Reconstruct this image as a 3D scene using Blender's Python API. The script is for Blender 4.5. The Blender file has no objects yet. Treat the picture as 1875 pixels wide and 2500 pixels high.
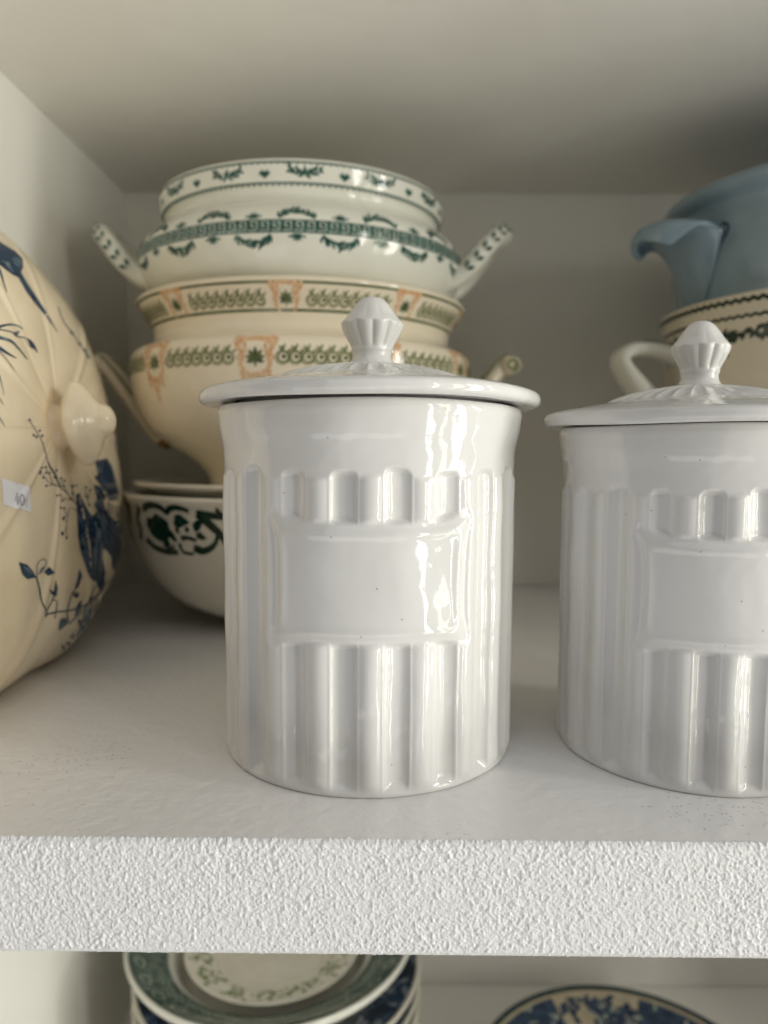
import bpy, bmesh, math, random
import numpy as np
from mathutils import Vector, Matrix
from mathutils.bvhtree import BVHTree
from mathutils.geometry import tessellate_polygon

PI = math.pi
rad = math.radians
random.seed(7)
rng = np.random.default_rng(11)
scene = bpy.context.scene
C = scene.collection

# ------------------------------------------------------------------ camera
FPX, EYE = 1805.0, 0.119                       # focal length in photo pixels, eye height above the shelf
PITCH, YAW, ROLL = rad(4.5), rad(0.42), rad(0.29)
fw = Vector((-math.sin(YAW) * math.cos(PITCH), math.cos(YAW) * math.cos(PITCH), -math.sin(PITCH)))
r0 = Vector((math.cos(YAW), math.sin(YAW), 0)); u0 = r0.cross(fw)
rt = r0 * math.cos(ROLL) + u0 * math.sin(ROLL)
up = u0 * math.cos(ROLL) - r0 * math.sin(ROLL)
EYEP = Vector((0, 0, EYE))
cam = bpy.data.cameras.new('camera')
cam.sensor_fit = 'VERTICAL'; cam.sensor_height = 36.0; cam.lens = FPX / 2500 * 36
cam.clip_start = 0.01; cam.clip_end = 50
cam.dof.use_dof = True; cam.dof.focus_distance = 0.252; cam.dof.aperture_fstop = 7.6
camo = bpy.data.objects.new('camera', cam); C.objects.link(camo)
m = Matrix((rt, up, -fw)).transposed().to_4x4(); m.translation = EYEP
camo.matrix_world = m
scene.camera = camo

def pix_dir(px, py):
    return (fw + rt * ((px - 937.5) / FPX) - up * ((py - 1250) / FPX)).normalized()

# ------------------------------------------------------------------ world, lamps, exposure
w = bpy.data.worlds.new('World'); scene.world = w; w.use_nodes = True
bg = w.node_tree.nodes['Background']
bg.inputs['Color'].default_value = (1.0, 0.98, 0.97, 1)
bg.inputs['Strength'].default_value = 0.07

def window_lamp(name, loc, target, sx, sy, power, col, leafy=0.0, scale=6.0):
    """One pane of daylight: an area lamp standing where the room's glazing is, foliage seen through it."""
    l = bpy.data.lights.new(name, 'AREA'); l.shape = 'RECTANGLE'; l.size = sx; l.size_y = sy
    l.energy = power; l.color = col
    o = bpy.data.objects.new(name, l); C.objects.link(o)
    o.location = loc
    d = Vector(target) - Vector(loc)
    o.rotation_euler = d.to_track_quat('-Z', 'Y').to_euler()
    if leafy:
        l.use_nodes = True
        nt = l.node_tree; em = nt.nodes['Emission']
        g = nt.nodes.new('ShaderNodeNewGeometry')
        n = nt.nodes.new('ShaderNodeTexNoise'); n.inputs['Scale'].default_value = scale; n.inputs['Detail'].default_value = 4
        mp = nt.nodes.new('ShaderNodeMapping'); mp.inputs['Scale'].default_value = (1.0, sy / sx, 1)
        cr = nt.nodes.new('ShaderNodeValToRGB')
        cr.color_ramp.elements[0].position = 0.40; cr.color_ramp.elements[0].color = (0.30, 0.31, 0.22, 1)
        cr.color_ramp.elements[1].position = 0.60; cr.color_ramp.elements[1].color = (1.62, 1.58, 1.56, 1)
        nt.links.new(g.outputs['Parametric'], mp.inputs['Vector']); nt.links.new(mp.outputs[0], n.inputs['Vector'])
        nt.links.new(n.outputs['Fac'], cr.inputs['Fac']); nt.links.new(cr.outputs['Color'], em.inputs['Color'])
    return o

# tall glazed doors to the front right of the cupboard (key) and a weaker window to the front left
AIM = (0.0, 0.30, 0.10)
dist = 2.6
for (az, wd, gain, lf, col) in ((46.5, 0.18, 1.15, 1.0, (1.0, 0.99, 0.97)), (58.0, 0.17, 0.55, 1.0, (0.98, 1.0, 0.80)), (70.5, 0.44, 1.3, 1.0, (1.0, 1.0, 0.98)), (83.0, 0.07, 1.0, 1.0, (1.0, 1.0, 1.0))):
    cx = math.sin(rad(az)) * dist; cy = 0.3 - math.cos(rad(az)) * dist
    for j, (zz, hh) in enumerate(((-1.15, 0.62), (-0.48, 0.62), (0.20, 0.64), (0.88, 0.62))):
        window_lamp('window_lamp', (cx, cy, zz), (AIM[0], AIM[1], zz), wd, hh, 34.0 * wd * hh * gain * (.7, .85, 1.05, 1.0)[j], col, lf, 4.0 if wd > .2 else 2.4)
# sunlit ground in front of the cupboard, below shelf height, and an added soft overhead fill to brighten the front of the shelf floor
window_lamp('ground_lamp', (-0.35, -1.6, -1.75), (0.0, 0.4, 0.10), 3.6, 1.7, 19.0, (1.0, 0.99, 0.975))
window_lamp('overhead_fill', (0.2, -1.0, 1.75), (0.0, 0.25, 0.0), 2.4, 1.6, 8.5, (0.96, 0.97, 1.0))

scene.view_settings.view_transform = 'Standard'; scene.view_settings.look = 'None'
scene.view_settings.exposure = 0.40; scene.view_settings.gamma = 1.0
scene.view_settings.use_curve_mapping = False
scene.render.engine = 'CYCLES'
scene.cycles.use_denoising = True
scene.cycles.max_bounces = 10; scene.cycles.diffuse_bounces = 6; scene.cycles.glossy_bounces = 4
scene.cycles.caustics_reflective = False; scene.cycles.caustics_refractive = False

# ------------------------------------------------------------------ helpers
def prep(o, name, parent=None, mat=None):
    o.name = name
    if o.name not in C.objects: C.objects.link(o)
    if parent is not None: o.parent = parent
    if mat is not None and o.type == 'MESH':
        o.data.materials.clear(); o.data.materials.append(mat)
    return o

def mesh_obj(name, verts, faces, mat, parent=None, smooth=True):
    me = bpy.data.meshes.new(name)
    me.from_pydata([tuple(v) for v in verts], [], faces)
    me.update()
    if smooth: me.polygons.foreach_set('use_smooth', [True] * len(me.polygons))
    me.materials.append(mat)
    o = bpy.data.objects.new(name, me); C.objects.link(o)
    if parent is not None: o.parent = parent
    return o

def empty(name, loc, label, cat, group=None, rotz=0.0):
    o = bpy.data.objects.new(name, None); C.objects.link(o)
    o.empty_display_size = 0.02
    o.location = loc; o.rotation_euler = (0, 0, rotz)
    tag(o, label, cat, group)
    return o

def tag(o, label, cat, group=None):
    o['label'] = label; o['category'] = cat
    if group: o['group'] = group

def copy_tree(o, parent=None):
    c = o.copy(); C.objects.link(c)
    if parent is not None:
        c.parent = parent
    for ch in list(o.children): copy_tree(ch, c)
    return c

def smooth_profile(pts, n, sharp=()):
    """Catmull-Rom through (r, z) points, resampled evenly by arc length."""
    p = np.array(pts, float)
    out = []
    for i in range(len(p) - 1):
        a = p[max(i - 1, 0)]; b = p[i]; c = p[i + 1]; d = p[min(i + 2, len(p) - 1)]
        if i in sharp: a = b
        if i + 1 in sharp: d = c
        la = np.linalg.norm(b - a) or 1e-6; lb = np.linalg.norm(c - b) or 1e-6; lc = np.linalg.norm(d - c) or 1e-6
        m0 = ((b - a) / la + (c - b) / lb) * 0.5 * lb if i > 0 else (c - b)
        m1 = ((c - b) / lb + (d - c) / lc) * 0.5 * lb if i < len(p) - 2 else (c - b)
        for t in np.linspace(0, 1, 24, endpoint=False):
            h = ((2*t**3 - 3*t**2 + 1) * b + (t**3 - 2*t**2 + t) * m0 + (-2*t**3 + 3*t**2) * c + (t**3 - t**2) * m1)
            out.append(h)
    out.append(p[-1]); out = np.array(out)
    s = np.concatenate([[0], np.cumsum(np.linalg.norm(np.diff(out, axis=0), axis=1))])
    q = np.linspace(0, s[-1], n)
    return np.stack([np.interp(q, s, out[:, 0]), np.interp(q, s, out[:, 1])], 1), q

class Lathe:
    """Surface of revolution; angle 0 faces -Y (out of the cupboard), positive to the right."""
    def __init__(self, pts, n=160, nu=192, sy=1.0, bump=None):
        self.prof, self.s = smooth_profile(pts, n)
        self.nu, self.sy, self.bump = nu, sy, bump
    def arrays(self):
        th = np.linspace(0, 2 * PI, self.nu, endpoint=False)
        R = self.prof[:, 0][:, None] * np.ones(self.nu)[None]
        Z = self.prof[:, 1][:, None] * np.ones(self.nu)[None]
        if self.bump is not None:
            R, Z = self.bump(R, Z, th[None, :] * np.ones_like(R))
        X = R * np.sin(th)[None]; Y = -R * np.cos(th)[None] * self.sy
        return np.stack([X, Y, Z], -1)
    def build(self, name, mat, parent=None):
        V = self.arrays(); n, nu = V.shape[:2]
        i = np.arange(n - 1)[:, None]; j = np.arange(nu)[None]; j2 = (j + 1) % nu
        F = np.stack([i * nu + j, (i + 1) * nu + j, (i + 1) * nu + j2, i * nu + j2], -1).reshape(-1, 4)
        return mesh_obj(name, V.reshape(-1, 3).tolist(), F.tolist(), mat, parent)
    def point(self, a, z, rref, lift=0.00022, lo=0, hi=None):
        """(arc length around at rref, height) -> point just above the glaze; profile part lo:hi is the outside."""
        hi = hi or len(self.prof)
        zz = self.prof[lo:hi, 1]; rr = self.prof[lo:hi, 0]
        o = np.argsort(zz); r = float(np.interp(z, zz[o], rr[o]))
        e = 0.0008
        dr = (float(np.interp(z + e, zz[o], rr[o])) - float(np.interp(z - e, zz[o], rr[o]))) / (2 * e)
        nl = math.hypot(1, dr); r2 = r + lift / nl; z2 = z - lift * dr / nl
        th = a / rref
        return (r2 * math.sin(th), -r2 * math.cos(th) * self.sy, z2)

class Ink:
    """Flat print: polygons drawn in a 2-D space and laid on a surface by mapper(x, y)."""
    def __init__(self, mapper, step):
        self.map, self.step, self.v, self.f = mapper, step, [], []
    def _tri(self, a, b, c, depth=0):
        l = [math.dist(a, b), math.dist(b, c), math.dist(c, a)]
        k = max(range(3), key=lambda i: l[i])
        if l[k] > self.step and depth < 9:
            if k == 0: m_ = ((a[0]+b[0])/2, (a[1]+b[1])/2); self._tri(a, m_, c, depth+1); self._tri(m_, b, c, depth+1)
            elif k == 1: m_ = ((b[0]+c[0])/2, (b[1]+c[1])/2); self._tri(a, b, m_, depth+1); self._tri(a, m_, c, depth+1)
            else: m_ = ((a[0]+c[0])/2, (a[1]+c[1])/2); self._tri(a, b, m_, depth+1); self._tri(m_, b, c, depth+1)
            return
        q = [self.map(*p) for p in (a, b, c)]
        if any(x is None for x in q): return
        n = len(self.v); self.v += q; self.f.append((n, n+1, n+2))
    def poly(self, pts):
        pts = [tuple(p) for p in pts]
        for t in tessellate_polygon([[Vector((x, y, 0)) for x, y in pts]]):
            self._tri(pts[t[0]], pts[t[1]], pts[t[2]])
    def stroke(self, pts, w, w1=None):
        w1 = w if w1 is None else w1
        n = len(pts); L = []; Rr = []
        for i, p in enumerate(pts):
            a = pts[max(i-1, 0)]; b = pts[min(i+1, n-1)]
            dx, dy = b[0]-a[0], b[1]-a[1]; l = math.hypot(dx, dy) or 1
            h = (w + (w1 - w) * i / max(n-1, 1)) / 2
            L.append((p[0]-dy/l*h, p[1]+dx/l*h)); Rr.append((p[0]+dy/l*h, p[1]-dx/l*h))
        for i in range(n-1):
            self._tri(L[i], Rr[i], Rr[i+1]); self._tri(L[i], Rr[i+1], L[i+1])
    def curve(self, pts, w, w1=None, n=6):
        p = [np.array(q, float) for q in pts]; out = []
        for i in range(len(p)-1):
            a = p[max(i-1, 0)]; b = p[i]; c = p[i+1]; d = p[min(i+2, len(p)-1)]
            for t in np.linspace(0, 1, n, endpoint=False):
                out.append(tuple(0.5*((2*b)+(c-a)*t+(2*a-5*b+4*c-d)*t*t+(-a+3*b-3*c+d)*t**3)))
        out.append(tuple(p[-1])); self.stroke(out, w, w1)
    def leaf(self, x, y, ang, l, wd):
        ca, sa = math.cos(ang), math.sin(ang); A = []; B = []
        for t in (0, .15, .35, .55, .8, 1):
            h = wd/2*math.sin(PI*t**0.85); A.append((x+ca*l*t-sa*h, y+sa*l*t+ca*h)); B.append((x+ca*l*t+sa*h, y+sa*l*t-ca*h))
        for i in range(5):
            self._tri(A[i], B[i], B[i+1]); self._tri(A[i], B[i+1], A[i+1])
    def dot(self, x, y, r, n=9, ry=None):
        ry = ry or r
        self.poly([(x+r*math.cos(2*PI*i/n), y+ry*math.sin(2*PI*i/n)) for i in range(n)])
    def ring(self, x, y, r, w, n=14, ry=None):
        ry = ry or r
        self.stroke([(x+r*math.cos(2*PI*i/n), y+ry*math.sin(2*PI*i/n)) for i in range(n+1)], w)
    def build(self, name, mat, parent):
        if not self.v: return None
        return mesh_obj(name, self.v, self.f, mat, parent)

def sweep(name, path, sect, mat, parent=None, caps=True, axis=Vector((0, 1, 0))):
    """Sweep a closed section [(u, v)] along a path; u lies along `axis`, v along the bend normal. sect may be a function of t."""
    P = [Vector(p) for p in path]; n = len(P); V = []; F = []
    for i, p in enumerate(P):
        t = (P[min(i+1, n-1)] - P[max(i-1, 0)]).normalized()
        b = (axis - t * axis.dot(t)).normalized(); nn = t.cross(b)
        S = sect(i / (n-1)) if callable(sect) else sect
        V += [p + b * u + nn * v for u, v in S]
    k = len(S)
    for i in range(n-1):
        for j in range(k):
            F.append((i*k+j, i*k+(j+1) % k, (i+1)*k+(j+1) % k, (i+1)*k+j))
    if caps:
        F.append(tuple(reversed(range(k)))); F.append(tuple((n-1)*k+j for j in range(k)))
    return mesh_obj(name, V, F, mat, parent)

def oval(a, b, n=16, e=2.0):
    return [(a*math.copysign(abs(math.cos(2*PI*i/n))**(2/e), math.cos(2*PI*i/n)),
             b*math.copysign(abs(math.sin(2*PI*i/n))**(2/e), math.sin(2*PI*i/n))) for i in range(n)]

def spline(pts, n=8):
    p = [Vector(q) for q in pts]; out = []
    for i in range(len(p)-1):
        a = p[max(i-1, 0)]; b = p[i]; c = p[i+1]; d = p[min(i+2, len(p)-1)]
        for k in range(n):
            t = k/n
            out.append(0.5*((2*b)+(c-a)*t+(2*a-5*b+4*c-d)*t*t+(-a+3*b-3*c+d)*t**3))
    out.append(p[-1]); return out

# ------------------------------------------------------------------ materials
def new_mat(name):
    mt = bpy.data.materials.new(name); mt.use_nodes = True
    nt = mt.node_tree; return mt, nt, nt.nodes['Principled BSDF']

def glaze(name, col, rough=0.06, tint=0.04, speck=0.0, wob=0.0, stain=None, craze=0.0, ior=1.5):
    mt, nt, b = new_mat(name); N = nt.nodes; L = nt.links
    tc = N.new('ShaderNodeTexCoord')
    n1 = N.new('ShaderNodeTexNoise'); n1.inputs['Scale'].default_value = 26; n1.inputs['Detail'].default_value = 5
    L.new(tc.outputs['Object'], n1.inputs['Vector'])
    cr = N.new('ShaderNodeValToRGB'); e = cr.color_ramp.elements
    e[0].position = 0.3; e[1].position = 0.72
    e[0].color = tuple(c * (1 - tint * f) for c, f in zip(col, (0.9, 1.1, 1.7))) + (1,)
    e[1].color = tuple(min(c * (1 + tint * 0.6), .9) for c in col) + (1,)
    L.new(n1.outputs['Fac'], cr.inputs['Fac']); out = cr.outputs['Color']
    if stain:
        n3 = N.new('ShaderNodeTexNoise'); n3.inputs['Scale'].default_value = 9; n3.inputs['Detail'].default_value = 7; n3.inputs['Roughness'].default_value = .7
        L.new(tc.outputs['Object'], n3.inputs['Vector'])
        c3 = N.new('ShaderNodeValToRGB'); c3.color_ramp.elements[0].position = .52; c3.color_ramp.elements[1].position = .8
        L.new(n3.outputs['Fac'], c3.inputs['Fac'])
        mx = N.new('ShaderNodeMix'); mx.data_type = 'RGBA'; mx.inputs['B'].default_value = stain + (1,)
        L.new(c3.outputs['Color'], mx.inputs['Factor']); L.new(out, mx.inputs['A']); out = mx.outputs['Result']
    if speck:
        v = N.new('ShaderNodeTexVoronoi'); v.inputs['Scale'].default_value = 150
        L.new(tc.outputs['Object'], v.inputs['Vector'])
        n4 = N.new('ShaderNodeTexNoise'); n4.inputs['Scale'].default_value = 70; L.new(tc.outputs['Object'], n4.inputs['Vector'])
        c1 = N.new('ShaderNodeMath'); c1.operation = 'LESS_THAN'; c1.inputs[1].default_value = 0.055
        L.new(v.outputs['Distance'], c1.inputs[0])
        c2 = N.new('ShaderNodeMath'); c2.operation = 'GREATER_THAN'; c2.inputs[1].default_value = 0.56; L.new(n4.outputs['Fac'], c2.inputs[0])
        c5 = N.new('ShaderNodeMath'); c5.operation = 'MULTIPLY'; L.new(c1.outputs[0], c5.inputs[0]); L.new(c2.outputs[0], c5.inputs[1])
        c6 = N.new('ShaderNodeMath'); c6.operation = 'MULTIPLY'; c6.inputs[1].default_value = speck; L.new(c5.outputs[0], c6.inputs[0])
        mx = N.new('ShaderNodeMix'); mx.data_type = 'RGBA'; mx.inputs['B'].default_value = (.12, .09, .07, 1)
        L.new(c6.outputs[0], mx.inputs['Factor']); L.new(out, mx.inputs['A']); out = mx.outputs['Result']
    L.new(out, b.inputs['Base Color'])
    b.inputs['Roughness'].default_value = rough; b.inputs['IOR'].default_value = ior
    if wob:
        n2 = N.new('ShaderNodeTexNoise'); n2.inputs['Scale'].default_value = 55; n2.inputs['Detail'].default_value = 2
        L.new(tc.outputs['Object'], n2.inputs['Vector'])
        n5 = N.new('ShaderNodeTexNoise'); n5.inputs['Scale'].default_value = 420; n5.inputs['Detail'].default_value = 2
        L.new(tc.outputs['Object'], n5.inputs['Vector'])
        ad = N.new('ShaderNodeMath'); ad.operation = 'MULTIPLY_ADD'; ad.inputs[1].default_value = 0.015
        L.new(n5.outputs['Fac'], ad.inputs[0]); L.new(n2.outputs['Fac'], ad.inputs[2])
        bp = N.new('ShaderNodeBump'); bp.inputs['Strength'].default_value = 1.0; bp.inputs['Distance'].default_value = wob
        L.new(ad.outputs[0], bp.inputs['Height']); L.new(bp.outputs['Normal'], b.inputs['Normal'])
    return mt

def ink_mat(name, c0, c1, scale=300, rough=0.08, lo=.35, hi=.65):
    mt, nt, b = new_mat(name); N = nt.nodes; L = nt.links
    tc = N.new('ShaderNodeTexCoord'); n = N.new('ShaderNodeTexNoise'); n.inputs['Scale'].default_value = scale; n.inputs['Detail'].default_value = 3
    L.new(tc.outputs['Object'], n.inputs['Vector'])
    cr = N.new('ShaderNodeValToRGB'); cr.color_ramp.elements[0].position = lo; cr.color_ramp.elements[1].position = hi
    cr.color_ramp.elements[0].color = c0 + (1,); cr.color_ramp.elements[1].color = c1 + (1,)
    L.new(n.outputs['Fac'], cr.inputs['Fac']); L.new(cr.outputs['Color'], b.inputs['Base Color'])
    b.inputs['Roughness'].default_value = rough
    return mt

def paint(name, col, rough, bump_d, bump_s, dirt=0.0, scuff=0.0):
    mt, nt, b = new_mat(name); N = nt.nodes; L = nt.links
    tc = N.new('ShaderNodeTexCoord')
    n1 = N.new('ShaderNodeTexNoise'); n1.inputs['Scale'].default_value = 7; n1.inputs['Detail'].default_value = 6
    L.new(tc.outputs['Object'], n1.inputs['Vector'])
    cr = N.new('ShaderNodeValToRGB'); cr.color_ramp.elements[0].position = .3; cr.color_ramp.elements[1].position = .7
    cr.color_ramp.elements[0].color = tuple(c * (1 - dirt) for c in col) + (1,); cr.color_ramp.elements[1].color = tuple(col) + (1,)
    L.new(n1.outputs['Fac'], cr.inputs['Fac']); out = cr.outputs['Color']
    if scuff:
        # short dark scratches and dust specks in the paint
        for (sc, thr, rot, noise_thr, colr) in (((46, 330, 1), .028, .5, .60, (.26, .24, .21)), ((210, 60, 1), .022, -.9, .62, (.3, .28, .25)), ((170, 170, 1), .034, 0, .60, (.2, .15, .1)), ((95, 110, 1), .02, .3, .55, (.3, .26, .2))):
            mp = N.new('ShaderNodeMapping'); mp.inputs['Scale'].default_value = sc; mp.inputs['Rotation'].default_value = (0, 0, rot)
            L.new(tc.outputs['Object'], mp.inputs['Vector'])
            v = N.new('ShaderNodeTexVoronoi'); v.inputs['Scale'].default_value = 1.0; v.voronoi_dimensions = '2D'; L.new(mp.outputs[0], v.inputs['Vector'])
            nn = N.new('ShaderNodeTexNoise'); nn.inputs['Scale'].default_value = 13; nn.inputs['Detail'].default_value = 6; L.new(tc.outputs['Object'], nn.inputs['Vector'])
            a1 = N.new('ShaderNodeMath'); a1.operation = 'LESS_THAN'; a1.inputs[1].default_value = thr * 2; L.new(v.outputs['Distance'], a1.inputs[0])
            a2 = N.new('ShaderNodeMath'); a2.operation = 'GREATER_THAN'; a2.inputs[1].default_value = noise_thr; L.new(nn.outputs['Fac'], a2.inputs[0])
            a3 = N.new('ShaderNodeMath'); a3.operation = 'MULTIPLY'; L.new(a1.outputs[0], a3.inputs[0]); L.new(a2.outputs[0], a3.inputs[1])
            a4 = N.new('ShaderNodeMath'); a4.operation = 'MULTIPLY'; a4.inputs[1].default_value = scuff; L.new(a3.outputs[0], a4.inputs[0])
            mx = N.new('ShaderNodeMix'); mx.data_type = 'RGBA'; mx.inputs['B'].default_value = colr + (1,)
            L.new(a4.outputs[0], mx.inputs['Factor']); L.new(out, mx.inputs['A']); out = mx.outputs['Result']
    L.new(out, b.inputs['Base Color'])
    b.inputs['Roughness'].default_value = rough
    n2 = N.new('ShaderNodeTexNoise'); n2.inputs['Scale'].default_value = bump_s; n2.inputs['Detail'].default_value = 4
    L.new(tc.outputs['Object'], n2.inputs['Vector'])
    bp = N.new('ShaderNodeBump'); bp.inputs['Distance'].default_value = bump_d; bp.inputs['Strength'].default_value = 0.8
    L.new(n2.outputs['Fac'], bp.inputs['Height']); L.new(bp.outputs['Normal'], b.inputs['Normal'])
    return mt

def mottled(name, cols, scale, rough=.08):
    """transfer-print ground: cells of ink broken by noise"""
    mt, nt, b = new_mat(name); N = nt.nodes; L = nt.links
    tc = N.new('ShaderNodeTexCoord'); n = N.new('ShaderNodeTexNoise'); n.inputs['Scale'].default_value = scale; n.inputs['Detail'].default_value = 2.5; n.inputs['Distortion'].default_value = 1.2
    L.new(tc.outputs['Object'], n.inputs['Vector'])
    cr = N.new('ShaderNodeValToRGB'); cr.color_ramp.interpolation = 'EASE'
    el = cr.color_ramp.elements
    el[0].position = .40; el[0].color = cols[0] + (1,); el[1].position = .66; el[1].color = cols[2] + (1,)
    x = el.new(.52); x.color = cols[1] + (1,)
    L.new(n.outputs['Fac'], cr.inputs['Fac']); L.new(cr.outputs['Color'], b.inputs['Base Color'])
    b.inputs['Roughness'].default_value = rough
    return mt

M_wall = paint('cupboard_paint', (0.86, 0.843, 0.79), 0.5, 0.0006, 60, dirt=.09)
M_floor = paint('shelf_paint', (0.80, 0.79, 0.78), 0.30, 0.0006, 170, dirt=.08, scuff=.5)
M_plaster = paint('plaster_paint', (0.80, 0.795, 0.79), 0.6, 0.0003, 1500, dirt=.04)
M_white = glaze('white_ironstone', (0.69, 0.683, 0.67), 0.05, 0.025, speck=.45, wob=.0008)
M_cream = glaze('cream_earthenware', (0.80, 0.69, 0.515), 0.08, 0.06, wob=.0006, stain=(.74, .56, .34))
M_ivory = glaze('ivory_earthenware', (0.80, 0.72, 0.58), 0.08, 0.04, wob=.0008)
M_tureenw = glaze('greenish_white_ware', (0.78, 0.78, 0.71), 0.07, 0.03, wob=.0008)
M_bowlw = glaze('bowl_white_ware', (0.74, 0.71, 0.62), 0.1, 0.04, wob=.0008)
M_blue = glaze('blue_glaze', (0.25, 0.345, 0.425), 0.10, 0.10, wob=.0008)
M_bluedk = ink_mat('blue_line', (0.02, 0.05, 0.08), (0.04, 0.08, 0.12))
M_green = ink_mat('teal_green_ink', (0.012, 0.06, 0.048), (0.05, 0.14, 0.11))
M_keyground = ink_mat('key_line', (0.50, 0.55, 0.50), (0.72, 0.73, 0.66), 600)
M_olive = ink_mat('olive_green_ink', (0.12, 0.15, 0.055), (0.24, 0.26, 0.13), 260)
M_olivedk = ink_mat('dark_olive_ink', (0.06, 0.085, 0.035), (0.13, 0.16, 0.07), 260)
M_orange = ink_mat('orange_ink', (0.62, 0.31, 0.12), (0.78, 0.60, 0.42), 700, lo=.4, hi=.62)
M_dkgreen = ink_mat('dark_green_ink', (0.004, 0.022, 0.012), (0.012, 0.045, 0.025), 120)
M_navy = ink_mat('navy_ink', (0.010, 0.028, 0.065), (0.035, 0.075, 0.14), 130)
M_midblue = ink_mat('mid_blue_ink', (0.06, 0.12, 0.19), (0.20, 0.25, 0.27), 160)
M_paper = paint('sticker_paper', (0.80, 0.80, 0.86), 0.6, 0.00003, 600)
M_pencil = ink_mat('grey_print', (0.16, 0.15, 0.17), (0.26, 0.25, 0.28), 500, rough=.6)
M_bluepat = mottled('blue_transfer', ((.008, .018, .045), (.02, .05, .11), (.28, .31, .33)), 55)
M_leafgreen = ink_mat('leaf_green_ink', (0.11, 0.16, 0.03), (0.26, 0.31, 0.12), 300)
M_greyband = mottled('grey_green_transfer', ((.025, .055, .040), (.05, .085, .065), (.12, .17, .14)), 160)
M_paleline = ink_mat('pale_line', (0.34, 0.40, 0.35), (0.45, 0.50, 0.43))
M_sand = ink_mat('sand_ground', (0.50, 0.42, 0.28), (0.58, 0.50, 0.36), 60)
M_brown = ink_mat('worn_gilding', (0.16, 0.07, 0.015), (0.36, 0.19, 0.05), 160)

# ------------------------------------------------------------------ the cupboard
YF, YB, ZC, TH = 0.2196, 0.670, 0.3475, 0.0378
XL, XR = -0.2355, 0.62
ZLOW = -0.386

def box(name, x0, x1, y0, y1, z0, z1, mat, bev=0.0):
    bm = bmesh.new(); bmesh.ops.create_cube(bm, size=1)
    for v in bm.verts:
        v.co = Vector(((x0+x1)/2+v.co.x*(x1-x0), (y0+y1)/2+v.co.y*(y1-y0), (z0+z1)/2+v.co.z*(z1-z0)))
    if bev: bmesh.ops.bevel(bm, geom=list(bm.edges), offset=bev, segments=2, profile=.5, affect='EDGES')
    me = bpy.data.meshes.new(name); bm.to_mesh(me); bm.free(); me.materials.append(mat)
    o = bpy.data.objects.new(name, me); C.objects.link(o); o['kind'] = 'structure'
    return o

box('back_wall', XL - 0.04, XR + 0.04, YB, YB + 0.03, ZLOW - 0.05, ZC + 0.06, M_wall)
box('side_wall', XL - 0.04, XL, YF - 0.005, YB - 0.0005, ZLOW - 0.05, ZC + 0.06, M_wall)
box('side_wall', XR, XR + 0.04, YF - 0.005, YB - 0.0005, ZLOW - 0.05, ZC + 0.06, M_wall)
box('upper_shelf', XL + 0.0003, XR - 0.0003, YF, YB - 0.001, ZC, ZC + TH, M_wall)
box('lower_shelf', XL + 0.0003, XR - 0.0003, YF, YB - 0.001, ZLOW - TH, ZLOW, M_wall)

def vnoise(shape, cell, seed):
    """smooth value noise on a grid, cell in samples"""
    g = np.random.default_rng(seed)
    ny, nx = shape; h = int(ny / cell) + 4; w_ = int(nx / cell) + 4
    lat = g.random((h, w_))
    y = np.arange(ny) / cell; x = np.arange(nx) / cell
    yi = y.astype(int); xi = x.astype(int); fy = y - yi; fx = x - xi
    fy = fy*fy*(3-2*fy); fx = fx*fx*(3-2*fx)
    a = lat[yi][:, xi]; b_ = lat[yi][:, xi+1]; c = lat[yi+1][:, xi]; d = lat[yi+1][:, xi+1]
    return (a*(1-fx)+b_*fx)*(1-fy)[:, None] + (c*(1-fx)+d*fx)*fy[:, None]

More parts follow.
